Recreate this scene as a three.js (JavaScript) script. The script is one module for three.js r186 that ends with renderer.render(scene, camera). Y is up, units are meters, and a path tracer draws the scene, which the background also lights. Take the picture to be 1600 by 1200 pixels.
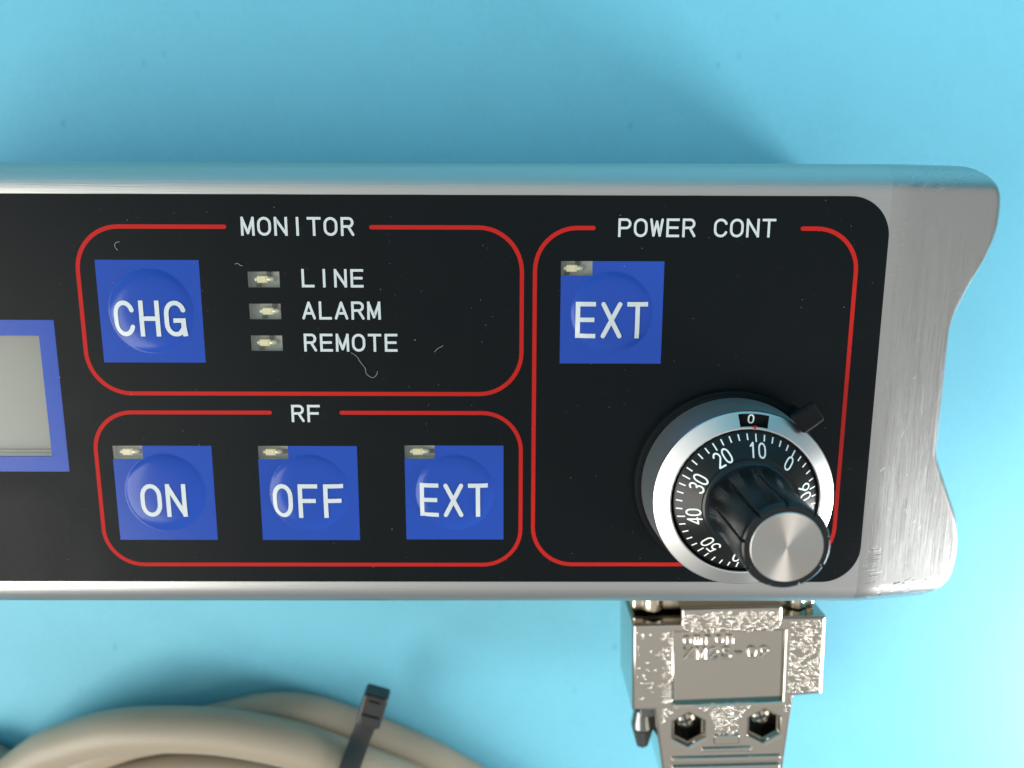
import * as THREE from 'three';
import { mergeGeometries } from 'three/addons/utils/BufferGeometryUtils.js';
import { RoundedBoxGeometry } from 'three/addons/geometries/RoundedBoxGeometry.js';

// ---------------------------------------------------------------- camera, light, exposure
// Working frame: millimetres on the front panel (X right, Y up the panel, Z out of it); world is metres with y up, the panel facing up.
const TABLE = 42;                                                     // panel face above the table, mm
const toWorld = (x, y, z) => new THREE.Vector3(x / 1000, (z + TABLE) / 1000, -y / 1000);
const scene = new THREE.Scene();
{                                                                     // the even light of a room: paler overhead, dimmer towards the walls
  const W = 16, H = 64, d = new Float32Array(W * H * 4);
  for (let j = 0; j < H; j++) { const e = Math.sin(((j + 0.5) / H - 0.5) * Math.PI), k = e < 0 ? 0.33 : 0.33 + 0.5 * Math.pow(e, 1.3); for (let i = 0; i < W; i++) d.set([k, k * 0.985, k * 0.945, 1], (j * W + i) * 4); }
  const t = new THREE.DataTexture(d, W, H, THREE.RGBAFormat, THREE.FloatType);
  t.mapping = THREE.EquirectangularReflectionMapping; t.magFilter = THREE.LinearFilter; t.needsUpdate = true;
  scene.background = t; scene.environment = t;
}
const camera = new THREE.PerspectiveCamera(53.05, 4 / 3, 0.005, 20);
{
  const back = new THREE.Vector3(-0.0045848, 0.1815946, 0.9833628), up = new THREE.Vector3(-0.0020896, 0.9833692, -0.1816055);
  const dir = (v) => new THREE.Vector3(v.x, v.z, -v.y);
  camera.position.copy(toWorld(0, 0, 100));
  camera.up.copy(dir(up));
  camera.lookAt(camera.position.clone().sub(dir(back)));
  camera.focus = 0.097;
  camera.userData.fStop = 20;
}
const renderer = new THREE.WebGLRenderer({ antialias: true });
renderer.toneMapping = THREE.LinearToneMapping;
renderer.toneMappingExposure = 1;
renderer.shadowMap.enabled = true;
function areaLight(name, at, aim, w, h, intensity, color) {           // at, aim: mm in the panel frame
  const l = new THREE.RectAreaLight(new THREE.Color().setRGB(...color), intensity, w, h);
  l.name = name;
  l.position.copy(toWorld(...at));
  l.lookAt(toWorld(...aim));
  scene.add(l);
}
areaLight('side_lamp', [262, -165, 24], [70, -20, -42], 0.085, 0.08, 70, [1, 0.985, 0.97]);
areaLight('ceiling_lamp', [-800, -330, 600], [-40, -20, 0], 0.7, 0.75, 7.5, [1, 0.96, 0.88]);

// ---------------------------------------------------------------- helpers
let seed = 7;
const rnd = () => { seed = (seed + 0x6d2b79f5) | 0; let t = Math.imul(seed ^ (seed >>> 15), 1 | seed); t = (t + Math.imul(t ^ (t >>> 7), 61 | t)) ^ t; return ((t ^ (t >>> 14)) >>> 0) / 4294967296; };
const rr = (a, b) => a + (b - a) * rnd();
const rad = THREE.MathUtils.degToRad;
const smooth = (a, b, x) => { const t = Math.min(1, Math.max(0, (x - a) / (b - a))); return t * t * (3 - 2 * t); };
const used = {};
const numbered = (n) => { used[n] = (used[n] ?? -1) + 1; return used[n] ? n + '_' + String(used[n]).padStart(3, '0') : n; };
function thing(name, label, category, base, group) {                  // a Group at the thing's base (mm, panel frame)
  const o = new THREE.Group();
  o.name = numbered(name); o.position.copy(toWorld(...base)); o.userData = { label, category };
  if (group) o.userData.group = group;
  o.base = o.position.clone();
  scene.add(o);
  return o;
}
function baked(geo, base) {                                           // panel mm -> world metres, relative to the thing's base
  geo = geo.clone();
  geo.applyMatrix4(new THREE.Matrix4().set(0.001, 0, 0, -base.x, 0, 0, 0.001, TABLE / 1000 - base.y, 0, -0.001, 0, -base.z, 0, 0, 0, 1));
  return geo;
}
function baseOf(o) { while (!o.base) o = o.parent; return o.base; }
function part(name, geo, mat, parent, label) {
  const list = Array.isArray(geo) ? geo : [geo];
  const g = list.length > 1 ? mergeGeometries(list.map((q) => { const n = q.index ? q.toNonIndexed() : q; for (const k of Object.keys(n.attributes)) if (!['position', 'normal', 'uv'].includes(k)) n.deleteAttribute(k); return n; })) : list[0];
  const m = new THREE.Mesh(baked(g, baseOf(parent)), mat);
  m.name = name; m.castShadow = m.receiveShadow = true;
  if (label) m.userData.label = label;
  parent.add(m);
  return m;
}
function group(name, parent, label) { const g = new THREE.Group(); g.name = name; if (label) g.userData.label = label; parent.add(g); return g; }
const geoFrom = (pos, uv, idx, normals) => {
  const g = new THREE.BufferGeometry();
  g.setAttribute('position', new THREE.Float32BufferAttribute(pos, 3));
  g.setAttribute('uv', new THREE.Float32BufferAttribute(uv, 2));
  g.setIndex(idx);
  if (normals) g.setAttribute('normal', new THREE.Float32BufferAttribute(normals, 3)); else g.computeVertexNormals();
  return g;
};
// a grid of rows x columns; f(i, j) gives [x, y, z, u, v]; skip(i, j) leaves cells out
function grid(nx, ny, f, skip = () => false) {
  const pos = [], uv = [], idx = [];
  for (let j = 0; j <= ny; j++) for (let i = 0; i <= nx; i++) { const p = f(i, j); pos.push(p[0], p[1], p[2]); uv.push(p[3] ?? p[0] / 10, p[4] ?? p[1] / 10); }
  for (let j = 0; j < ny; j++) for (let i = 0; i < nx; i++) {
    if (skip(i, j)) continue;
    const a = j * (nx + 1) + i, b = a + 1, c = a + nx + 1, d = c + 1;
    idx.push(a, b, d, a, d, c);
  }
  return geoFrom(pos, uv, idx);
}
// a turned shape about an axis along Z through (cx, cy); profile from the outside bottom to the centre top; wob(theta, r, z) -> radius
function turned(cx, cy, profile, seg = 96, wob = (t, r) => r) {
  const geos = [];
  for (let k = 0; k + 1 < profile.length; k++) {                      // flat-shaded across profile corners, smooth round
    const [r0, z0] = profile[k], [r1, z1] = profile[k + 1];
    const steps = profile[k + 1][2] ?? 1;
    geos.push(grid(seg, steps, (i, j) => {
      const t = (i / seg) * Math.PI * 2, s = j / steps, r = r0 + (r1 - r0) * s, z = z0 + (z1 - z0) * s, q = wob(t, r, z);
      return [cx + Math.cos(t) * q, cy + Math.sin(t) * q, z, i / seg * 8, s * 0.5 + k * 0.31];
    }));
  }
  return mergeGeometries(geos.map((g) => g.toNonIndexed()));
}
function rbox(w, h, d, r, x, y, z, turn = 0, seg = 3) {               // centre x, y, z
  const g = new RoundedBoxGeometry(w, h, d, seg, r);
  g.rotateZ(rad(turn)); g.translate(x, y, z);
  return g;
}
// ribbons: printed strokes and raised letters
function ribbon(pts, w, zf, o = {}) {
  let { closed = false, h = 0, caps = true, square = false } = o;
  let p = [];
  pts = pts.filter((q, i) => !i || Math.hypot(q[0] - pts[i - 1][0], q[1] - pts[i - 1][1]) > 1e-4);
  if (closed && Math.hypot(pts[0][0] - pts.at(-1)[0], pts[0][1] - pts.at(-1)[1]) < 1e-4) pts.pop();
  if (square && !closed) pts = pts.map((q) => [...q]);
  const ends = square && !closed ? [[0, 1], [pts.length - 1, pts.length - 2]].map(([e, f]) => { const dx = pts[e][0] - pts[f][0], dy = pts[e][1] - pts[f][1], l = Math.hypot(dx, dy); const flat = Math.min(Math.abs(dx), Math.abs(dy)) < 0.12 * l; if (flat) { pts[e][0] += dx / l * w / 2; pts[e][1] += dy / l * w / 2; } return flat; }) : [false, false];
  const n0 = pts.length;
  for (let i = 0; i < (closed ? n0 : n0 - 1); i++) {                  // densify so that strokes follow curved faces
    const a = pts[i], b = pts[(i + 1) % n0], L = Math.hypot(b[0] - a[0], b[1] - a[1]), m = Math.max(1, Math.ceil(L / 0.35));
    for (let k = 0; k < m; k++) p.push([a[0] + (b[0] - a[0]) * k / m, a[1] + (b[1] - a[1]) * k / m]);
  }
  if (!closed) p.push(pts[n0 - 1]);
  const n = p.length, pos = [], uv = [], idx = [], sec = h ? [[-0.5, 0], [-0.3, 1], [0.3, 1], [0.5, 0]] : [[-0.5, 1], [0.5, 1]], S = sec.length;
  const at = (i) => (closed ? p[(i + n) % n] : p[Math.min(n - 1, Math.max(0, i))]);
  for (let i = 0; i < n; i++) {
    const a = at(i - 1), b = at(i), c = at(i + 1);
    let d1 = [b[0] - a[0], b[1] - a[1]], d2 = [c[0] - b[0], c[1] - b[1]];
    const l1 = Math.hypot(...d1), l2 = Math.hypot(...d2);
    if (l1 < 1e-9) d1 = d2; if (l2 < 1e-9) d2 = d1;
    const q1 = Math.hypot(...d1), q2 = Math.hypot(...d2);
    d1 = [d1[0] / q1, d1[1] / q1]; d2 = [d2[0] / q2, d2[1] / q2];
    let nx = -(d1[1] + d2[1]), ny = d1[0] + d2[0]; const nl = Math.hypot(nx, ny) || 1; nx /= nl; ny /= nl;
    const mit = Math.min(2.2, 1 / Math.max(0.35, nx * -d1[1] + ny * d1[0]));
    for (const [s, t] of sec) { const x = b[0] - nx * s * w * mit, y = b[1] - ny * s * w * mit; pos.push(x, y, zf(x, y) + (h ? t * h : 0)); uv.push(x / 10, y / 10); }
  }
  for (let i = 0; i < (closed ? n : n - 1); i++) for (let s = 0; s + 1 < S; s++) {
    const a = i * S + s, b = a + 1, c = ((i + 1) % n) * S + s, d = c + 1;
    idx.push(a, d, b, a, c, d);
  }
  // the section runs from the right of the stroke to its left, so turn the faces outward
  for (let k = 0; k < idx.length; k += 3) { const t = idx[k + 1]; idx[k + 1] = idx[k + 2]; idx[k + 2] = t; }
  if (!closed && caps) for (const e of [0, n - 1]) {
    if (ends[e ? 1 : 0]) continue;
    const b = p[e], a = e ? p[n - 2] : p[1], th = Math.atan2(b[1] - a[1], b[0] - a[0]), c0 = pos.length / 3;
    pos.push(b[0], b[1], zf(b[0], b[1]) + h); uv.push(b[0] / 10, b[1] / 10);
    const m = 6, rw = (h ? 0.3 : 0.5) * w;
    for (let k = 0; k <= m; k++) { const t = th - Math.PI / 2 + Math.PI * k / m, x = b[0] + Math.cos(t) * rw, y = b[1] + Math.sin(t) * rw; pos.push(x, y, zf(x, y) + h); uv.push(x / 10, y / 10); }
    for (let k = 0; k < m; k++) idx.push(c0, c0 + 1 + k, c0 + 2 + k);
  }
  const g = geoFrom(pos, uv, idx);
  const N = g.attributes.normal; let s = 0; for (let i = 0; i < N.count; i++) s += N.getZ(i);
  if (s < 0) { const I = g.index.array; for (let k = 0; k < I.length; k += 3) { const t = I[k]; I[k] = I[k + 1]; I[k + 1] = t; } g.computeVertexNormals(); }
  return g;
}
const arc = (cx, cy, rx, ry, a0, a1, n = 10) => Array.from({ length: n + 1 }, (_, i) => { const a = rad(a0 + (a1 - a0) * i / n); return [cx + Math.cos(a) * rx, cy + Math.sin(a) * ry]; });
const oval = (x0, y0, x1, y1) => { const cx = (x0 + x1) / 2, rx = (x1 - x0) / 2, k = Math.min(0.36 * (y1 - y0), rx * 1.15); return [...arc(cx, y1 - k, rx, k, 0, 180, 10), ...arc(cx, y0 + k, rx, k, 180, 360, 10)]; };
const C = 'closed';
const GLYPH = {                                                       // single-stroke capitals of an engraver's alphabet in a unit cell
  A: [[[0, 0], [0.5, 1], [1, 0]], [[0.18, 0.32], [0.82, 0.32]]],
  C: [[...arc(0.5, 0.66, 0.5, 0.34, 18, 180, 9), ...arc(0.5, 0.34, 0.5, 0.34, 180, 342, 9)]],
  E: [[[0.98, 1], [0.04, 1], [0.04, 0], [0.98, 0]], [[0.04, 0.51], [0.9, 0.51]]],
  F: [[[0.98, 1], [0.04, 1], [0.04, 0]], [[0.04, 0.51], [0.86, 0.51]]],
  G: [[...arc(0.5, 0.66, 0.5, 0.34, 18, 180, 9), ...arc(0.5, 0.34, 0.5, 0.34, 180, 300, 8), [0.95, 0.2], [0.95, 0.44], [0.52, 0.44]], [[0.95, 0.2], [0.97, 0]]],
  H: [[[0.03, 0], [0.03, 1]], [[0.97, 0], [0.97, 1]], [[0.03, 0.5], [0.97, 0.5]]],
  I: [[[0.5, 0], [0.5, 1]]],
  L: [[[0.06, 1], [0.06, 0], [0.98, 0]]],
  M: [[[0, 0], [0.02, 1]], [[0.04, 0.96], [0.5, 0.08], [0.96, 0.96]], [[0.98, 1], [1, 0]]],
  N: [[[0.03, 0], [0.03, 1]], [[0.06, 0.97], [0.94, 0.03]], [[0.97, 0], [0.97, 1]]],
  O: [[C, ...oval(0, 0, 1, 1)]],
  P: [[[0.04, 0], [0.04, 1]], [[0.04, 1], [0.6, 1], ...arc(0.62, 0.74, 0.36, 0.26, 80, -80, 8), [0.04, 0.48]]],
  R: [[[0.04, 0], [0.04, 1]], [[0.04, 1], [0.6, 1], ...arc(0.62, 0.75, 0.34, 0.25, 80, -80, 8), [0.04, 0.5]], [[0.58, 0.5], [1, 0]]],
  S: [[...arc(0.5, 0.75, 0.46, 0.25, 20, 250, 9), ...arc(0.5, 0.26, 0.48, 0.26, 80, -160, 10)]],
  T: [[[0, 1], [1, 1]], [[0.5, 1], [0.5, 0]]],
  W: [[[0, 1], [0.22, 0.02], [0.5, 0.88], [0.78, 0.02], [1, 1]]],
  X: [[[0, 0], [1, 1]], [[0, 1], [1, 0]]],
  '-': [[[0.1, 0.48], [0.9, 0.48]]],
  0: [[C, ...oval(0.03, 0, 0.97, 1)]],
  1: [[[0.2, 0.76], [0.55, 1], [0.55, 0]]],
  2: [[...arc(0.5, 0.72, 0.46, 0.28, 165, -30, 9), [0.04, 0], [1, 0]]],
  3: [[...arc(0.46, 0.75, 0.44, 0.25, 150, -80, 8), ...arc(0.46, 0.27, 0.5, 0.27, 80, -155, 9)]],
  4: [[[0.78, 0], [0.78, 1], [0, 0.3], [1, 0.3]]],
  5: [[[0.92, 1], [0.16, 1], [0.08, 0.54], ...arc(0.46, 0.32, 0.5, 0.32, 130, -150, 10)]],
  6: [[[0.8, 1], [0.1, 0.45]], [C, ...arc(0.5, 0.31, 0.47, 0.31, 160, 520, 16)]],
  7: [[[0, 1], [1, 1], [0.36, 0]]],
  8: [[C, ...arc(0.5, 0.76, 0.4, 0.24, -90, 270, 14)], [C, ...arc(0.5, 0.26, 0.49, 0.26, 90, 450, 14)]],
  9: [[[0.2, 0], [0.9, 0.55]], [C, ...arc(0.5, 0.69, 0.47, 0.31, -20, 340, 16)]],
  o: [[C, ...oval(0, 0, 1, 0.72)]],
  m: [[[0, 0], [0, 0.72]], [[0, 0.5], ...arc(0.25, 0.5, 0.25, 0.22, 180, 0, 6), [0.5, 0]], [[0.5, 0.5], ...arc(0.75, 0.5, 0.25, 0.22, 180, 0, 6), [1, 0]]],
  r: [[[0.1, 0], [0.1, 0.72]], [[0.1, 0.44], ...arc(0.55, 0.44, 0.45, 0.28, 180, 60, 6)]],
  n: [[[0.05, 0], [0.05, 0.72]], [[0.05, 0.45], ...arc(0.5, 0.45, 0.45, 0.27, 180, 0, 8), [0.95, 0]]],
};
// text between outer edges: x0 left edge, y0 foot, glyph width gw, cap height ch, pitch, stroke w (all mm, outer sizes); map places a flat point
function lettering(text, x0, y0, gw, ch, pitch, w, zf, o = {}) {
  const geos = []; let lift = 0;
  [...text].forEach((c, k) => {
    for (const s of GLYPH[c] ?? []) {
      const closed = s[0] === C, pts = (closed ? s.slice(1) : s).map(([u, v]) => { const q = [x0 + k * pitch + w / 2 + u * (gw - w), y0 + w / 2 + v * (ch - w)]; return o.map ? o.map(q) : q; });
      const runs = [[pts[0]]];
      for (let i = 1; i < pts.length; i++) {                          // a sharp corner ends one stroke and starts the next
        runs.at(-1).push(pts[i]);
        if (!closed && i + 1 < pts.length) { const a = pts[i - 1], b = pts[i], c = pts[i + 1], d = (b[0] - a[0]) * (c[0] - b[0]) + (b[1] - a[1]) * (c[1] - b[1]); if (d < -0.25 * Math.hypot(b[0] - a[0], b[1] - a[1]) * Math.hypot(c[0] - b[0], c[1] - b[1])) runs.push([b]); }
      }
      for (const run of runs) { const up = (lift++ % 6) * 0.012; geos.push(ribbon(run, w, (x, y) => zf(x, y) + up, { closed, h: o.h, square: !o.h && !o.map && runs.length === 1 })); }
    }
  });
  return mergeGeometries(geos.map((g) => g.toNonIndexed()));
}
// ---------------------------------------------------------------- textures
function dataTexture(W, H, f, srgb = false) {
  const d = new Uint8Array(W * H * 4);
  for (let y = 0; y < H; y++) for (let x = 0; x < W; x++) { const v = f(x, y), i = (y * W + x) * 4; const a = Array.isArray(v) ? v : [v, v, v]; for (let c = 0; c < 3; c++) d[i + c] = Math.max(0, Math.min(255, a[c] * 255)); d[i + 3] = 255; }
  const t = new THREE.DataTexture(d, W, H);
  t.wrapS = t.wrapT = THREE.RepeatWrapping; t.magFilter = THREE.LinearFilter; t.minFilter = THREE.LinearMipmapLinearFilter; t.generateMipmaps = true;
  if (srgb) t.colorSpace = THREE.SRGBColorSpace;
  t.needsUpdate = true;
  return t;
}
function noiseField(W, H, cx, cy) {                                   // tiling value noise with cells of cx by cy pixels
  const gx = Math.max(1, Math.round(W / cx)), gy = Math.max(1, Math.round(H / cy)), g = Array.from({ length: gx * gy }, rnd);
  return (x, y) => {
    const u = x / W * gx, v = y / H * gy, i = Math.floor(u), j = Math.floor(v), s = smooth(0, 1, u - i), t = smooth(0, 1, v - j), q = (a, b) => g[((b % gy + gy) % gy) * gx + (a % gx + gx) % gx];
    return (q(i, j) * (1 - s) + q(i + 1, j) * s) * (1 - t) + (q(i, j + 1) * (1 - s) + q(i + 1, j + 1) * s) * t;
  };
}
function brushed(W, H, along) {                                       // streaks along x ('x') or y
  const L = along === 'x', a = noiseField(W, H, L ? 160 : 1.6, L ? 1.6 : 160), b = noiseField(W, H, L ? 420 : 4, L ? 4 : 420), c = noiseField(W, H, L ? 60 : 1, L ? 1 : 60), d = noiseField(W, H, 90, 90);
  return dataTexture(W, H, (x, y) => 0.4 * a(x, y) + 0.3 * b(x, y) + 0.25 * c(x, y) + 0.12 * d(x, y));
}
function scratched(W, H, base, marks) {                               // a canvas of fine marks over brushing
  const cv = document.createElement('canvas'); cv.width = W; cv.height = H;
  const c = cv.getContext('2d'); c.fillStyle = '#808080'; c.fillRect(0, 0, W, H);
  base(c, W, H); marks(c, W, H);
  const t = new THREE.CanvasTexture(cv); t.magFilter = THREE.LinearFilter; t.wrapS = t.wrapT = THREE.ClampToEdgeWrapping;
  return t;
}
const rgb = (r, g, b) => new THREE.Color().setRGB(r, g, b);
const std = (o) => new THREE.MeshPhysicalMaterial(o);

// ---------------------------------------------------------------- materials
const stripBump = brushed(512, 512, 'x');
const flangeBump = scratched(768, 2048, (c, W, H) => {                // covers x 44..66 mm, y -52..12 mm
  for (let i = 0; i < 700; i++) { const g = 128 + rr(-70, 70) | 0, x = rr(190, W), l = rr(120, 700), y = rr(210, 1870 - l); c.strokeStyle = `rgba(${g},${g},${g},0.16)`; c.lineWidth = rr(4, 26); c.beginPath(); c.moveTo(x, y); c.lineTo(x + rr(-8, 8), y + l); c.stroke(); }
  for (let i = 0; i < 6500; i++) { const g = 128 + rr(-26, 26) | 0, x = rr(170, W), l = rr(20, 190), y = rr(200, 1880 - l); c.strokeStyle = `rgba(${g},${g},${g},0.5)`; c.lineWidth = rr(1, 5); c.beginPath(); c.moveTo(x, y); c.lineTo(x + rr(-5, 5), y + l); c.stroke(); }
}, (c, W, H) => {
  const px = (x, y) => [(x - 44) / 22 * W, (12 - y) / 64 * H];
  const mark = (x, y, a, l, w, g) => { const [u, v] = px(x, y); c.strokeStyle = `rgba(${g},${g},${g},0.9)`; c.lineWidth = w; c.beginPath(); c.moveTo(u, v); c.quadraticCurveTo(u + Math.cos(a) * l * 17, v - Math.sin(a) * l * 17 + rr(-4, 4), u + Math.cos(a) * l * 34, v - Math.sin(a) * l * 34); c.stroke(); };
  for (let i = 0; i < 60; i++) mark(rr(49, 60), rr(6.6, 9.2), rr(0.1, 0.7), rr(0.4, 1.4), rr(1, 4), rnd() < 0.6 ? 220 : 50);
  for (let i = 0; i < 45; i++) mark(48.7 + 2.6 * rnd() * rnd(), rr(-5, 6.5), rr(-0.05, 0.45), rr(0.3, 1.7), rr(0.8, 2.2), rnd() < 0.5 ? 195 : 75);
  for (let i = 0; i < 40; i++) mark(rr(49, 60), rr(-50, -46.5), rr(-0.25, 0.3), rr(0.3, 1.2), rr(1.5, 5), rnd() < 0.6 ? 240 : 25);
  for (let i = 0; i < 22; i++) mark(rr(49, 51), rr(-46, -41), rr(-0.1, 0.1), rr(0.5, 1.5), rr(1, 2.5), rnd() < 0.5 ? 220 : 40);
  for (let i = 0; i < 26; i++) mark(rr(50, 60), rr(-44, 6), rr(0.4, 2.2), rr(0.2, 0.9), rr(1, 2.5), 215);
});
const stripRough = dataTexture(256, 256, (() => { const a = noiseField(256, 256, 90, 3), b = noiseField(256, 256, 40, 30); return (x, y) => 0.6 + 0.3 * a(x, y) + 0.2 * b(x, y); })());
const grainTex = dataTexture(512, 512, (() => { const a = noiseField(512, 512, 2.2, 2.2), b = noiseField(512, 512, 5, 5); return (x, y) => 0.6 * a(x, y) + 0.4 * b(x, y); })());
const filmRough = dataTexture(512, 512, (() => { const a = noiseField(512, 512, 2, 2), b = noiseField(512, 512, 60, 60); return (x, y) => 0.68 + 0.2 * a(x, y) + 0.24 * b(x, y); })());
const tableTex = dataTexture(512, 512, (() => { const a = noiseField(512, 512, 3, 3), b = noiseField(512, 512, 24, 24), c = noiseField(512, 512, 150, 150); const spots = Array.from({ length: 16 }, () => [rr(8, 504), rr(8, 504), rr(1.2, 4.5), rr(0.05, 0.16)]); return (x, y) => { let dark = 0; for (const [u, v, r, k] of spots) dark += k * (1 - smooth(0.3, 1, Math.hypot(x - u, (y - v) * 0.7) / r)); const v = 0.92 - dark + 0.05 * a(x, y) + 0.03 * b(x, y) + 0.05 * c(x, y); return [v, v, v]; }; })());
const rep = (t, x, y = x) => { const c = t.clone(); c.repeat.set(x, y); c.needsUpdate = true; return c; };
const M = {
  strip: std({ color: rgb(0.43, 0.442, 0.44), metalness: 1, roughness: 0.37, bumpMap: stripBump, bumpScale: 2e-5 }),
  flange: std({ color: rgb(0.4, 0.412, 0.41), metalness: 1, roughness: 0.62, roughnessMap: flangeBump, bumpMap: flangeBump, bumpScale: 1.1e-5 }),
  film: std({ color: rgb(0.003, 0.0052, 0.0066), roughness: 0.46, roughnessMap: filmRough, bumpMap: grainTex, bumpScale: 3e-6, specularIntensity: 0.2 }),
  blue: std({ color: rgb(0.0135, 0.058, 0.34), roughness: 0.2, bumpMap: grainTex, bumpScale: 1.5e-6, specularIntensity: 0.42 }),
  white: std({ color: rgb(0.52, 0.56, 0.575), roughness: 0.5 }),
  red: std({ color: rgb(0.43, 0.014, 0.011), roughness: 0.55, specularIntensity: 0.2 }),
  body: std({ color: rgb(0.3, 0.31, 0.31), roughness: 0.5, metalness: 0.8 }),
  black: std({ color: rgb(0.006, 0.007, 0.008), roughness: 0.7, specularIntensity: 0.18 }),
  gloss: std({ color: rgb(0.004, 0.005, 0.006), roughness: 0.27, specularIntensity: 0.8 }),
  disc: std({ color: rgb(0.005, 0.006, 0.007), roughness: 0.3, specularIntensity: 0.6 }),
  dialWhite: std({ color: rgb(0.78, 0.8, 0.79), roughness: 0.5 }),
  ring: std({ color: rgb(0.58, 0.59, 0.59), metalness: 1, roughness: 0.32, anisotropy: 0.8 }),
  rim: std({ color: rgb(0.62, 0.63, 0.63), metalness: 1, roughness: 0.6, anisotropy: 0.5 }),
  cap: std({ color: rgb(0.5, 0.485, 0.46), metalness: 1, roughness: 0.36, anisotropy: 0.95 }),
  led: std({ color: rgb(0.88, 0.78, 0.5), roughness: 0.35 }),
  ledClear: std({ color: rgb(0.8, 0.76, 0.62), roughness: 0.12, metalness: 0.3 }),
  pocket: std({ color: rgb(0.4, 0.42, 0.4), roughness: 0.7 }),
  dark: std({ color: rgb(0.02, 0.025, 0.025), roughness: 0.6 }),
  pane: std({ color: rgb(0.86, 0.88, 0.86), roughness: 0.3, transmission: 1, thickness: 0 }),
  lcd: std({ color: rgb(0.14, 0.152, 0.132), roughness: 0.4 }),
  lcdEdge: std({ color: rgb(0.55, 0.58, 0.48), roughness: 0.3 }),
  nickel: std({ color: rgb(0.47, 0.44, 0.39), metalness: 1, roughness: 0.06 }),
  grain: std({ color: rgb(0.58, 0.545, 0.49), metalness: 1, roughness: 0.15 }),
  nickelDark: std({ color: rgb(0.18, 0.19, 0.19), metalness: 1, roughness: 0.25 }),
  brass: std({ color: rgb(0.6, 0.53, 0.41), metalness: 1, roughness: 0.2 }),
  cable: std({ color: rgb(0.3, 0.25, 0.183), roughness: 0.42, bumpMap: rep(grainTex, 30, 1), bumpScale: 4e-5 }),
  tie: std({ color: rgb(0.012, 0.014, 0.014), roughness: 0.4 }),
  table: std({ color: rgb(0.15, 0.478, 0.62), roughness: 0.55, specularIntensity: 0.7 }),
  fibre: std({ color: rgb(0.4, 0.46, 0.48), roughness: 0.7 }),
};
M.film.roughnessMap = filmRough; M.table.map = rep(tableTex, 1); M.table.bumpMap = rep(grainTex, 4); M.table.bumpScale = 1.2e-5;

// ---------------------------------------------------------------- the blue sheet: flat under the box, sweeping up behind it
{
  const prof = [[-700, 0], [-300, 0], [-100, 0], [40, 0], [75, 0]];   // Y along the sheet, height
  for (let k = 1; k <= 12; k++) { const t = k / 12 * Math.PI / 2 * 0.97; prof.push([75 + 80 * Math.sin(t), 80 * (1 - Math.cos(t))]); }
  prof.push([165, 240], [180, 440]);
  let d = 0; const len = prof.map((p, i) => (d += i ? Math.hypot(p[0] - prof[i - 1][0], p[1] - prof[i - 1][1]) : 0));
  const g = grid(8, prof.length - 1, (i, j) => [-700 + i * 175, prof[j][0], prof[j][1] - TABLE, i * 1.75, len[j] / 100]);
  const under = grid(8, prof.length - 1, (i, j) => [700 - i * 175, prof[j][0] + (j > 5 ? 2 : 0), prof[j][1] - TABLE - 2, i, j]);
  const t = new THREE.Mesh(baked(mergeGeometries([g.toNonIndexed(), under.toNonIndexed()]), new THREE.Vector3()), M.table); t.name = 'table_sheet';
  t.userData = { kind: 'structure', label: 'plain light blue sheet lying under the control box and cable' };
  scene.add(t);
}

// ---------------------------------------------------------------- the control box
const unit = thing('control_box', 'silver-framed control box with black front panel, blue push buttons and round dial', 'control box', [0, -20, -TABLE]);
const YT = 10.1, YB = -50.6, RR = 3.6, XL = -112;
// right edge of the wavy flange: half-way points of the outline
const EDGE = [[10.1, 58.4], [9.9, 60.2], [9.4, 61.9], [8.4, 63.4], [7, 64.4], [5.4, 64.8], [2.4, 64.8], [0.5, 64.4], [-2.3, 63.3], [-6.2, 61.1], [-9.3, 59.75], [-10.8, 59.35], [-12, 59.25], [-15, 59.25], [-21, 59.25], [-27, 59.25], [-28.8, 59.35], [-30, 59.75], [-31.6, 60.5], [-35.2, 62.2], [-38, 63.5], [-40.8, 64.15], [-44, 64.2], [-46.4, 63.8], [-48.3, 62.8], [-49.6, 61.2], [-50.3, 59.6], [-50.6, 57.8]];
const edgeX = (y) => { for (let k = 0; k + 1 < EDGE.length; k++) { const [y0, x0] = EDGE[k], [y1, x1] = EDGE[k + 1]; if (y <= y0 && y >= y1) return x0 + (x1 - x0) * (y0 - y) / (y0 - y1); } return EDGE[0][1]; };
const edgeS = (y) => { let s = 0, n = 0; for (let k = -3; k <= 3; k++) { const q = Math.min(YT, Math.max(YB, y + k * 0.22)); s += edgeX(q); n++; } return Math.abs(y - YT) < 0.7 || Math.abs(y - YB) < 0.7 ? edgeX(y) : s / n; };
const bend = (x) => { const d = x - 48.6; return d <= 0 ? 0 : d < 3 ? -0.19 * d * d / 6 : -0.19 * (d - 1.5); };
const frameZ = (x, y) => {
  const dy = Math.min(YT - y, y - YB), dx = edgeS(y) - x;
  const fall = (d, r) => (d >= r ? 0 : r - Math.sqrt(Math.max(0, r * r - (r - d) * (r - d))));
  return -0.12 + bend(x) - fall(dy, RR) - fall(Math.max(0, dx), 1.2) * smooth(-0.1, 1.2, dy);
};
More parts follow.
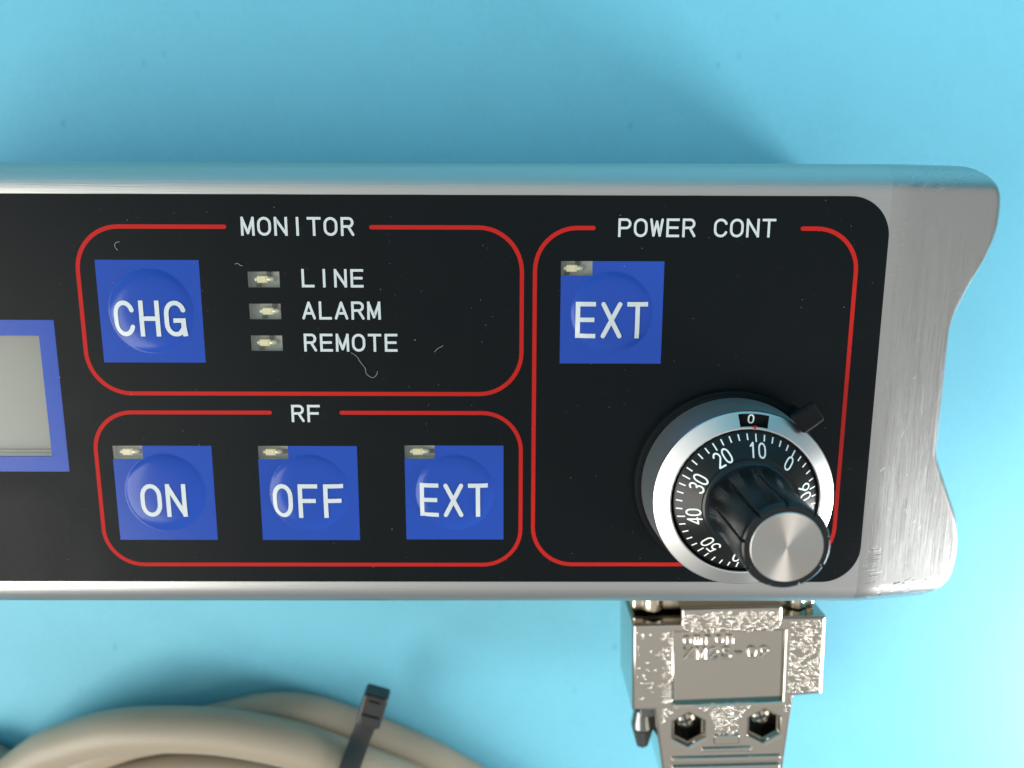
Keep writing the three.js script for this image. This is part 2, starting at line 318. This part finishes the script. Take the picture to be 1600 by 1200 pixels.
{
  const ys = [], xs = [];
  for (let k = 0; k <= 16; k++) ys.push(YB + RR * (1 - Math.cos(k / 16 * Math.PI / 2)));
  for (const y of [-46.8, -46.6, -46.2, -45.2, -44.5]) if (y > ys[ys.length - 1] + 0.05) ys.push(y);
  for (let k = 1; k < 60; k++) ys.push(-44.5 + 48.5 * k / 60);
  ys.push(4, 5, 5.9, 6.2);
  for (let k = 16; k >= 0; k--) ys.push(YT - RR * (1 - Math.cos(k / 16 * Math.PI / 2)));
  for (let x = XL; x < 44; x += 6) xs.push(x);
  xs.push(44, 45.5, 46.5, 47.5, 48.6);
  const nf = 40, nx = xs.length - 1 + nf, ny = ys.length - 1;
  const X = (i, j) => { if (i < xs.length) return xs[i]; const t = (i - xs.length + 1) / nf; return 48.6 + (edgeS(ys[j]) - 48.6) * (1 - (1 - t) ** 1.6); };
  const hole = (i, j) => xs[i + 1] <= 45.5 && ys[j] >= -44.5 && ys[j + 1] <= 4.001;
  const make = (pick, uvf) => grid(nx, ny, (i, j) => { const x = X(i, j), y = ys[j]; return [x, y, frameZ(x, y), ...uvf(x, y)]; }, (i, j) => hole(i, j) || !pick(i));
  const fullN = make(() => true, () => [0, 0]).attributes.normal.clone();
  const strip = make((i) => i < xs.length - 1, (x, y) => [x / 18, y / 18]); strip.setAttribute('normal', fullN);
  const flange = make((i) => i >= xs.length - 1, (x, y) => [(x - 44) / 22, (y + 52) / 64]); flange.setAttribute('normal', fullN);
  // side wall under the rounded rim
  const rim = []; for (let i = 0; i <= nx; i++) rim.push([X(i, 0), ys[0]]); for (let j = 1; j <= ny; j++) rim.push([X(nx, j), ys[j]]); for (let i = nx - 1; i >= 0; i--) rim.push([X(i, ny), ys[ny]]);
  const wall = grid(rim.length - 1, 1, (i, j) => { const [x, y] = rim[i]; return [x, y, j ? frameZ(x, y) : -11, x / 18, y / 18]; });
  part('frame', strip, M.strip, unit);
  part('frame_end', flange, M.flange, unit, 'wide brushed aluminium end of the frame with a wavy outer edge');
  part('frame_rim', wall, M.strip, unit);
  part('housing', rbox(165, 56.5, 30.9, 1, -24.5, -19.75, -26.4), M.body, unit);
}
// rounded rectangle holes and film
const S = 13.3;                                                       // button side
const BUT = { CHG: [-53.05, -2.4], ON: [-53.1, -26.98], OFF: [-33.62, -26.98], EXT: [-13.95, -26.88], EXTP: [6.72, -2.4] };
const WINDOWS = [[-33.65, -3.84], [-33.69, -7.96], [-33.7, -12.1]], WW = 4.14, WH = 2.03;
const NOTCH = [4.05, 1.86];
{
  const s = new THREE.Shape(), x0 = XL + 4, x1 = 48.62, y0 = -46.38, y1 = 5.83, r = 5.2;
  s.moveTo(x0, y0); s.lineTo(x1 - r, y0); s.absarc(x1 - r, y0 + r, r, -Math.PI / 2, 0); s.lineTo(x1, y1 - r); s.absarc(x1 - r, y1 - r, r, 0, Math.PI / 2); s.lineTo(x0, y1); s.closePath();
  const holeRect = (x, y, w, h) => { const p = new THREE.Path(); p.moveTo(x, y); p.lineTo(x, y - h); p.lineTo(x + w, y - h); p.lineTo(x + w, y); p.closePath(); s.holes.push(p); };
  for (const [x, y] of Object.values(BUT)) holeRect(x, y, S, S);
  for (const [x, y] of WINDOWS) holeRect(x, y, WW, WH);
  holeRect(-95, -10.15, 95 - 59.1, 20.45);
  const g = new THREE.ExtrudeGeometry(s, { depth: 0.3, bevelEnabled: false, curveSegments: 24 }); g.translate(0, 0, -0.3);
  const uv = g.attributes.uv, p = g.attributes.position; for (let i = 0; i < uv.count; i++) uv.setXY(i, p.getX(i) / 40, p.getY(i) / 40);
  part('front_panel', g, M.film, unit, 'satin black printed front panel');
}
const flat = () => 0.02;
// printed red outlines
const rrect = (x0, y0, x1, y1, r, gapL, gapR) => [[gapL, y1], ...arc(x0 + r, y1 - r, r, r, 90, 180, 12), ...arc(x0 + r, y0 + r, r, r, 180, 270, 12), ...arc(x1 - r, y0 + r, r, r, 270, 360, 12), ...arc(x1 - r, y1 - r, r, r, 0, 90, 12), [gapR, y1]];
for (const [a, w] of [[[-55.3, -19.83, 1.7, 1.79, 5.6, -36.2, -17.5], 0.54], [[-55.27, -43.85, 1.68, -22.4, 5.2, -31.7, -22.2], 0.53], [[3.38, -43.78, 44.75, 1.78, 5.4, 10.8, 37.5], 0.54]])
  part('outline', ribbon(rrect(...a), w, flat), M.red, unit);
for (const a of [['MONITOR', -34.1, 0.69, 1.76], ['LINE', -26.75, -5.84, 1.74], ['ALARM', -26.8, -9.99, 1.76], ['REMOTE', -26.8, -14.19, 1.74], ['RF', -28.9, -23.68, 1.78]])
  part('lettering', lettering(a[0], a[1], a[2], a[3], 2.35, 2.11, 0.33, flat), M.white, unit);
part('lettering', lettering('POWER CONT', 13.9, 0.66, 1.74, 2.33, 2.045, 0.31, flat), M.white, unit);

// indicator lamps behind clear windows: pocket, lamp chip, leads, pane as sub-parts
function indicator(parent, x, y, w, h, lx, style) {
  const D = 0.85, geos = [];
  const wallBox = (a, b, c, d) => { const g = new THREE.BoxGeometry(a, b, D + 0.1); g.translate(c, d, -0.31 - (D + 0.1) / 2); return g; };
  geos.push(wallBox(0.2, h + 0.4, x - 0.1, y - h / 2), wallBox(0.2, h + 0.4, x + w + 0.1, y - h / 2), wallBox(w, 0.2, x + w / 2, y + 0.1), wallBox(w, 0.2, x + w / 2, y - h - 0.1));
  const fl = new THREE.BoxGeometry(w + 0.4, h + 0.4, 0.2); fl.translate(x + w / 2, y - h / 2, -0.31 - D - 0.12); geos.push(fl);
  part('lamp_pocket', geos, M.pocket, parent);
  const cx = x + lx, cy = y - h * (style ? 0.55 : 0.5), z = -0.31 - D;
  part('lamp_chip', [rbox(1.45, 0.94, 0.62, 0.16, cx, cy, z + 0.33), rbox(0.16, 0.8, 0.68, 0.05, cx + 0.34, cy, z + 0.34)], M.led, parent);
  const e = new THREE.SphereGeometry(0.5, 20, 14); e.scale(1.25, 0.72, 0.8); e.translate(cx + 0.95, cy, z + 0.28);
  const f = new THREE.SphereGeometry(0.5, 20, 14); f.scale(0.8, 0.7, 0.7); f.translate(cx - 0.82, cy, z + 0.25);
  part('lamp_lens', [e, f], M.ledClear, parent);
  part('lamp_lead', style === 1 ? [rbox(1.0, 0.5, 0.3, 0.05, x + w - 0.52, cy, z + 0.16)] : [rbox(0.55, 0.56, 0.3, 0.05, cx + 0.75, y - 0.3, z + 0.16), rbox(0.62, 0.4, 0.3, 0.05, cx - 0.6, y - h + 0.22, z + 0.16)], M.dark, parent);
  const p = new THREE.PlaneGeometry(w, h); p.translate(x + w / 2, y - h / 2, -0.06);
  part('window', p, M.pane, parent);
}
WINDOWS.forEach(([x, y], i) => indicator(group('indicator_lamp', unit), x, y, WW, WH, [1.75, 2.3, 1.7][i], 0));

// push buttons with a raised round dome
function button(key, text, tx, ty, gw, ch, pitch, dome, lampAt, style) {
  const [x0, y0] = BUT[key], g = group('push_button', unit, 'blue square push button lettered ' + text);
  const [dx, dy, dr] = dome, H = 0.42;
  const zf = (x, y) => { const d = Math.hypot(x - dx, y - dy) / dr; return d >= 1 ? 0 : H * (1 - d ** 7) + 0.1 * (1 - d * d); };
  const xs = [], ys = [], N = 120;
  const fill = (a, cut, L) => { const n1 = lampAt != null ? Math.round(N * cut / S) : 0; for (let k = 0; k <= N; k++) a.push(n1 ? (k <= n1 ? cut * k / n1 : cut + (S - cut) * (k - n1) / (N - n1)) : S * k / N); return n1; };
  const nx = fill(xs, NOTCH[0]), ny = fill(ys, NOTCH[1]);
  const geo = grid(N, N, (i, j) => { const x = x0 + xs[i], y = y0 - ys[N - j]; return [x, y, zf(x, y), x / 40, y / 40]; }, (i, j) => lampAt != null && i < nx && j >= N - ny);
  part('button_face', geo, M.blue, g);
  part('lettering', lettering(text, tx, ty, gw - 0.08, ch, pitch, 0.58, (x, y) => zf(x, y) + 0.05), M.white, g);
  if (lampAt != null) indicator(g, x0, y0, ...NOTCH, lampAt, style);
}
button('CHG', 'CHG', -51.05, -12.2, 2.85, 4.65, 3.3, [-46.3, -8.95, 5.45], null, 0);
button('ON', 'ON', -49.62, -36.78, 2.95, 4.64, 3.38, [-46.4, -33.5, 5.4], 1.75, 1);
button('OFF', 'OFF', -31.88, -36.9, 2.85, 4.76, 3.43, [-26.9, -33.5, 5.35], 1.55, 1);
button('EXT', 'EXT', -12.05, -36.75, 2.75, 4.74, 3.31, [-7.2, -33.45, 5.3], 1.75, 1);
button('EXTP', 'EXT', 8.6, -12.3, 2.8, 4.72, 3.36, [13.4, -9.0, 5.3], 1.45, 0);

// display
{
  const g = group('display', unit, 'grey display behind a window with blue printed border');
  const s = new THREE.Shape(); s.moveTo(-95, -30.6); s.lineTo(-59.1, -30.6); s.lineTo(-59.1, -10.15); s.lineTo(-95, -10.15); s.closePath();
  const h = new THREE.Path(); h.moveTo(-93, -28.5); h.lineTo(-93, -12.2); h.lineTo(-61.22, -12.2); h.lineTo(-61.22, -28.5); h.closePath(); s.holes.push(h);
  const e = new THREE.ExtrudeGeometry(s, { depth: 0.3, bevelEnabled: false }); e.translate(0, 0, -0.305);
  part('display_border', e, M.blue, g);
  const l = new THREE.BoxGeometry(40, 20.6, 0.4); l.translate(-77, -17.6, -2.0); part('display_screen', l, M.lcd, g);
  part('screen_edge', [rbox(40, 0.16, 0.5, 0.06, -77, -28.2, -1.95), rbox(40, 1.4, 0.4, 0.05, -77, -29.2, -2.1)], M.lcdEdge, g);
  const wl = new THREE.BoxGeometry(0.3, 17, 2); wl.translate(-61.0, -20.3, -1.33); part('display_wall', wl, M.dark, g);
  const p = new THREE.PlaneGeometry(31.78, 16.3); p.translate(-77.11, -20.35, -0.1); part('window', p, M.pane, g);
}

// counting dial
{
  const g = group('counting_dial', unit, 'turn-counting dial with silver ring, black numbered disc and tall black knob'), cx = 29.45, cy = -31.65;
  const at = (r, phi, off = 0) => [cx + off + r * Math.sin(rad(phi)), cy + r * Math.cos(rad(phi))];        // phi clockwise from the top
  part('dial_base', turned(cx, cy, [[12.5, 0.02], [12.5, 1.2], [12.2, 1.5], [12.1, 1.7], [11.2, 1.7], [2, 1.7]]), M.black, g);
  // ring with its window
  const W0 = 3.2, wa = 10, r1 = 11.05, r0 = 9.58;
  const rs = [[11.4, 7.75], [11.3, 7.98], [11.15, 8.06], [r1, 8.1], [r0, 8.74], [9.42, 8.81], [9.3, 8.83], [9.2, 8.75], [9.15, 8.2]];
  const th = []; for (let k = 0; k <= 12; k++) th.push(-wa + 2 * wa * k / 12); for (let k = 1; k <= 108; k++) th.push(wa + (360 - 2 * wa) * k / 108);
  const ringParts = [];
  for (let b = 0; b + 1 < rs.length; b++) ringParts.push(grid(th.length - 1, 1, (i, j) => { const [r, z] = rs[b + j]; const [x, y] = at(r, W0 + th[th.length - 1 - i]); return [x, y, z, th[i] / 45, r / 10]; }, (i) => rs[b][0] === r1 && i >= th.length - 13));
  // walls of the window opening
  const wallPts = []; for (let k = 0; k <= 12; k++) wallPts.push([r1, -wa + 2 * wa * k / 12]); for (let k = 0; k <= 12; k++) wallPts.push([r0, wa - 2 * wa * k / 12]); wallPts.push(wallPts[0]);
  part('dial_ring', ringParts, M.ring, g);
  part('ring_side', turned(cx, cy, [[11.75, 1.9], [11.4, 7.75, 3]], 128), M.rim, g);
  part('counter_window', [grid(wallPts.length - 1, 1, (i, j) => { const [r, p] = wallPts[i], [x, y] = at(r, W0 + p); return [x, y, j ? 8.12 + (r1 - r) * 0.45 : 6.9, i, j]; }), grid(12, 1, (i, j) => { const [x, y] = at(j ? r1 + 0.1 : r0 - 0.1, W0 - wa + 2 * wa * i / 12); return [x, y, 7.75, i, j]; })], M.black, g);
  const turnText = (text, r, phi, gw, ch, pitch, w, z, off = 0) => {
    const n = [...text].length, tw = (n - 1) * pitch + gw, a = rad(-phi), [ox, oy] = at(r, phi, off);
    return lettering(text, -tw / 2, -ch / 2, gw, ch, pitch, w, z, { map: ([u, v]) => [ox + u * Math.cos(a) - v * Math.sin(a), oy + u * Math.sin(a) + v * Math.cos(a)] });
  };
  part('numeral', turnText('0', 10.33, W0 - 0.9, 0.84, 1.2, 1, 0.19, () => 7.79), M.dialWhite, g);
  const im = [at(9.72, W0 + 0.6), at(9.33, W0 + 0.6)];
  part('index_mark', ribbon(im, 0.3, () => 8.86, { caps: false }), M.red, g);
  const nx = cx + 0.2, DZ = 8.4, dz = (x, y) => 8.4 + 0.64 * (9.05 - Math.hypot(x - nx, y - cy)), skirt = 10.3;
  part('number_disc', turned(nx, cy, [[9.12, 8.0], [9.12, DZ - 0.1], [9.05, DZ], [6.05, DZ + 0.64 * 3, 3], [3, DZ + 0.64 * 3]], 192), M.disc, g);
  const ticks = [];
  for (let k = 0; k < 50; k++) { const phi = 40.8 + 7.2 * k, major = k % 5 === 0; ticks.push(ribbon([at(major ? 7.8 : 7.98, phi, 0.1), at(8.7, phi, 0.1)], 0.17, (x, y) => dz(x, y) + 0.015, { caps: false }).toNonIndexed()); }
  part('tick_marks', ticks, M.dialWhite, g);
  for (let k = 0; k < 10; k++) part('numeral', turnText(String(k * 10), 6.9, 40.8 - 36 * k, 1.0, 1.75, 1.14, 0.2, (x, y) => dz(x, y) + 0.02, 0.2), M.dialWhite, g);
  // knob with grooves
  const groove = (t, r, z) => { const n = 9, q = (((t / (2 * Math.PI) * n + 0.2) % 1) + 1) % 1, d = Math.abs(q - 0.5); return r - 0.3 * (1 - smooth(0.015, 0.05, d)) * smooth(13.1, 14, z) * (r > 4.4 ? 1 : 0); };
  const flare = [[5.8, skirt - 0.1]]; for (let k = 0; k <= 10; k++) { const t = k / 10 * Math.PI / 2; flare.push([5.75 - 0.85 * Math.sin(t), 10.4 + 2.6 * (1 - Math.cos(t))]); }
  const skirtGeo = grid(160, flare.length - 1, (i, j) => { const t = i / 160 * Math.PI * 2; return [cx + Math.cos(t) * flare[j][0], cy + Math.sin(t) * flare[j][0], flare[j][1], i / 20, j]; }).toNonIndexed();
  part('knob', [skirtGeo, turned(cx, cy, [[4.9, 13.0], [4.9, 13.6, 2], [4.82, 22.7, 4], [4.68, 23.05], [4.5, 23.2], [3.8, 23.2]], 360, groove)], M.gloss, g);
  part('knob_cap', turned(cx, cy, [[3.9, 23.1], [3.9, 23.32], [3.82, 23.4], [0.001, 23.4, 30]], 128), M.cap, g);
  part('lock_lever', [rbox(3.1, 2.8, 1.3, 0.4, 36.5, -20.95, 8.5, 37), rbox(1.9, 1.6, 6.6, 0.3, 37.5, -22.2, 3.6, 37)], M.black, g);
}

// lint on the panel
{
  const fibre = (name, label, pts, r) => { const c = new THREE.CatmullRomCurve3(pts.map(([x, y, z = 0.12]) => new THREE.Vector3(x, y, z))); const t = thing(name, label, 'lint', [pts[0][0], pts[0][1], 0]); part('strand', new THREE.TubeGeometry(c, 40, r, 6), M.fibre, t); };
  fibre('lint_fibre', 'long pale curled fibre on the black panel just below the word REMOTE', [[-20.62, -14.3], [-19.91, -14.8], [-19.41, -15.62], [-18.8, -16.37, 0.3], [-18.62, -17.11, 0.4], [-17.79, -17.6, 0.3], [-17.36, -17.22, 0.2], [-17.19, -16.75, 0.3]], 0.021);
  fibre('lint_fibre', 'short pale fibre right of the REMOTE lettering, above the red line', [[-9.7, -14.2], [-9.2, -13.7, 0.2], [-8.7, -13.45, 0.2], [-8.55, -13.3]], 0.021);
  fibre('lint_fibre', 'tiny pale hooked fibre above the CHG button', [[-49.6, -0.1], [-50.1, -0.3, 0.2], [-50.2, -0.75, 0.2], [-49.9, -1.2]], 0.021);
  fibre('lint_fibre', 'small wavy fibre just above left of the LINE indicator lamp', [[-35.1, -2.9], [-34.7, -2.8, 0.2], [-34.4, -3.05], [-34.1, -3.1]], 0.024);
  const n = 900, im = new THREE.InstancedMesh(new THREE.SphereGeometry(0.00003, 5, 4), M.fibre, n), m = new THREE.Matrix4(), q = new THREE.Quaternion();
  for (let i = 0; i < n; i++) {
    const x = rr(-62, 48), y = rr(-46, 5.4), s = 0.35 + 1.1 * rnd() ** 6, e = rnd() < 0.04 ? rr(2, 6) : 1;
    q.setFromAxisAngle(new THREE.Vector3(0, 1, 0), rr(0, 6.28));
    im.setMatrixAt(i, m.compose(toWorld(x, y, 0.03), q, new THREE.Vector3(s * e, s * 0.6, s)));
  }
  im.name = 'dust'; im.userData = { kind: 'stuff', label: 'fine pale dust specks scattered over the black panel', category: 'dust' };
  scene.add(im);
}

// ---------------------------------------------------------------- the plug hood below the box
{
  const HZ = -17, hx = 36.6, hy = -68, rot = 1.6;
  const hood = thing('connector_hood', 'shiny nickel-plated connector hood plugged in below the control box', 'connector', [hx, hy, -TABLE]);
  const place = (g) => { g.rotateZ(rad(rot)); g.translate(hx, hy, HZ); return g; };
  const grain = [];                                                   // cast grain: small raised beads
  const bead = new THREE.SphereGeometry(1, 8, 4, 0, Math.PI * 2, 0, Math.PI / 2).rotateX(Math.PI / 2).toNonIndexed();
  const dots = (u0, v0, u1, v1, n, keep = () => true) => { for (let i = 0; i < n; i++) { const u = rr(u0, u1), v = rr(v0, v1); if (!keep(u, v)) continue; const r = rr(0.15, 0.23), g = bead.clone(); g.scale(r * rr(0.8, 1.3), r * rr(0.8, 1.3), r * rr(0.7, 1.1)); g.translate(u, v, -0.02); grain.push(g); } };
  dots(-7.6, 5.1, 8.3, 8.5, 270);
  dots(10, -6.2, 15.3, 6.6, 290);
  dots(-11, -7.6, -9.4, 5.2, 95);
  
  dots(-15.2, -8, -11.2, 5.5, 30);
  dots(-11, -14, 10.4, -8.6, 660, (u, v) => Math.hypot(u + 6.4, v + 12.9) > 4.5 && Math.hypot(u - 6.3, v + 12.4) > 4.5);
  M.hood = M.nickel;
  const outline = () => { const s = new THREE.Shape(); [[-15.9, 6.6], [-8, 6.6], [-8, 9.2], [8.7, 9.2], [8.7, 7.2], [15.9, 7.2], [15.9, -6.8], [11.2, -7.1], [11, -9], [9.6, -24], [-10.3, -24], [-12, -10.5], [-12.2, -9], [-15.9, -9]].forEach(([u, v], i) => (i ? s.lineTo(u, v) : s.moveTo(u, v))); s.closePath(); return s; };
  const poly = (pts) => { const p = new THREE.Path(); pts.forEach(([u, v], i) => (i ? p.lineTo(u, v) : p.moveTo(u, v))); p.closePath(); return p; };
  const hex = (u, v, r) => Array.from({ length: 6 }, (_, k) => [u + r * Math.sin(-k * Math.PI / 3), v + r * Math.cos(-k * Math.PI / 3)]);
  const HEX = [[-6.35, -12.9], [6.4, -12.55]];
  const top = outline(); top.holes.push(poly([[-9.1, 4.9], [-8.9, -8.2], [9.3, -7.9], [9.3, 4.8]])); for (const [u, v] of HEX) top.holes.push(poly(hex(u, v, 3)));
  const mid = outline(); for (const [u, v] of HEX) mid.holes.push(poly(hex(u, v, 2.7)));
  const ext = (s, d, bevel, z) => { const g = new THREE.ExtrudeGeometry(s, { depth: d, bevelEnabled: bevel > 0, bevelThickness: bevel, bevelSize: bevel, bevelOffset: -bevel, bevelSegments: 5 }); g.translate(0, 0, z); const uv = g.attributes.uv, p = g.attributes.position; for (let i = 0; i < uv.count; i++) uv.setXY(i, (p.getX(i) + 17) / 34, (p.getY(i) + 25) / 36); return g; };
  part('hood_shell', [place(ext(top, 0.6, 0.6, -1.2)), place(ext(mid, 4, 0, -5.05)), place(ext(outline(), 9, 0.3, -14.3))], M.hood, hood);
  part('cast_grain', place(mergeGeometries(grain)), M.grain, hood).userData.kind = 'stuff';
  const letter = (t, x, y, gw, ch, p, w) => place((() => { const g = lettering(t, x, y, gw, ch, p, w, () => -1.06, { h: 0.36 }); return g; })());
  part('lettering', letter('omron', -7.45, 2.35, 1.42, 2.1, 1.78, 0.36), M.grain, hood);
  part('lettering', letter('XM2S-09', -7.3, -0.35, 1.72, 2.2, 2.1, 0.4), M.grain, hood);
  part('relief_bar', [place(rbox(4.3, 1.7, 0.8, 0.3, 0, -14.6, 0)), place(rbox(8.4, 0.7, 0.7, 0.25, 0, -16.5, 0.05))], M.nickel, hood);
  part('relief_rib', [place(rbox(18.6, 1.0, 0.9, 0.3, 0, -18.3, 0)), place(rbox(18.4, 1.6, 1.1, 0.4, 0, -20.2, 0))], M.nickel, hood);
  for (const [u, v] of HEX) {
    const s = group('hood_screw', hood);
    part('screw_head', place(turned(u - 0.1, v + 0.6, [[1.75, -4.9], [1.75, -2.6], [1.55, -2.2], [1.0, -1.9], [0.01, -1.75]], 40)), M.nickel, s);
    part('screw_slot', [place(rbox(2.0, 0.36, 0.5, 0.05, u - 0.1, v + 0.6, -1.95, 20)), place(rbox(0.36, 2.0, 0.49, 0.05, u - 0.1, v + 0.6, -1.95, 20))], M.dark, s);
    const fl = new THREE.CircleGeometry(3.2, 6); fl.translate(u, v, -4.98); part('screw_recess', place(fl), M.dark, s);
  }
  // plug shell and lock screws between the hood and the box
  part('plug_flange', [place(rbox(31, 7, 9, 0.8, 0, 10.6, -8.2)), place(rbox(18, 12, 8, 1.2, 0, 18, -8))], M.brass, hood);
  for (const u of [-12, 12.2]) { const c = new THREE.CylinderGeometry(2, 2, 12, 6); c.translate(u, 13.5, -4.4); part('lock_screw', place(c), M.brass, hood); }
  const k = new THREE.CylinderGeometry(1.5, 2.1, 3.2, 6); k.translate(-13, -15.2, -7.5); const k2 = new THREE.CylinderGeometry(2.1, 1.1, 3.6, 6); k2.translate(-13, -18.8, -7.5);
  part('clamp_screw', [place(k), place(k2), place(rbox(3.4, 5, 5, 0.4, -12, -11.6, -8))], M.nickelDark, hood);
}

// ---------------------------------------------------------------- cable coil and its tie
{
  const cable = thing('cable_coil', 'coiled beige cable lying on the blue table below the control box', 'cable', [-40, -120, -TABLE]);
  const loop = (pts, r = 3.7) => part('cable_loop', new THREE.TubeGeometry(new THREE.CatmullRomCurve3(pts.map((p) => new THREE.Vector3(...p)), true, 'centripetal'), 260, r, 28, true), M.cable, cable);
  loop([[-104, -112, -36], [-91.5, -98.8, -34.5], [-82.5, -94, -32.5], [-73.4, -90.9, -31], [-64, -90.0, -30.3], [-54.5, -90.3, -30.2], [-45.4, -91.9, -30.2], [-38.5, -93.8, -30.2], [-30, -97.4, -30.4], [-15, -106, -33], [6, -122, -36], [18, -150, -37], [0, -195, -38], [-50, -210, -38], [-95, -190, -38], [-112, -150, -37]], 4.1);
  loop([[-100, -118, -38], [-88, -104, -38], [-76, -98, -38], [-65, -95.6, -38], [-57, -93.6, -37.8], [-48, -91.4, -37.6], [-40, -91.6, -37.6], [-32, -94.4, -37.8], [-24, -98, -38], [-13, -103.6, -38], [10, -122, -38], [22, -155, -38], [5, -200, -38], [-50, -218, -38], [-104, -195, -38], [-118, -150, -38]]);
  loop([[-120, -112, -38], [-108, -101.5, -38], [-100, -105, -38], [-84, -107, -38], [-64, -104, -38], [-48, -105, -38], [-30, -111, -38], [-8, -126, -38], [4, -150, -38], [-8, -184, -38], [-52, -198, -38], [-92, -182, -38], [-126, -145, -38]]);
  const tie = thing('cable_tie', 'black plastic cable tie with square head around the beige cable coil', 'cable tie', [-26, -86, -TABLE]);
  const H = [-25.3, -86.0];
  part('tie_head', [rbox(4.7, 6.6, 4, 0.6, H[0], H[1], -31.5, -17), rbox(2.2, 0.5, 0.5, 0.1, H[0] + 0.5, H[1] + 1.9, -29.4, -17), rbox(3.4, 2.2, 0.6, 0.2, H[0] - 0.5, H[1] - 1.8, -29.4, -17)], M.tie, tie);
  const path = new THREE.CatmullRomCurve3([[-26.4, -88.6, -31], [-27.6, -91.5, -29.9], [-29.2, -95.5, -26.6], [-31, -100, -25.4], [-32.6, -104, -27.5], [-33.4, -106, -35], [-33, -105, -41]].map((p) => new THREE.Vector3(...p)));
  const n = 50, across = new THREE.Vector3(0.93, -0.36, 0).normalize();
  const corner = [[-1, 0], [1, 0], [1, 1], [-1, 1], [-1, 0]];
  part('tie_strap', grid(n, 4, (i, j) => { const p = path.getPoint(i / n), t = path.getTangent(i / n), nn = new THREE.Vector3().crossVectors(across, t).normalize().multiplyScalar(-1), [a, b] = corner[j]; p.addScaledVector(across, a * 1.85).addScaledVector(nn, b * 0.9); return [p.x, p.y, p.z]; }).toNonIndexed(), M.tie, tie);
}
scene.traverse((o) => { if (o.isMesh) { o.castShadow = true; o.receiveShadow = true; } });
renderer.render(scene, camera);
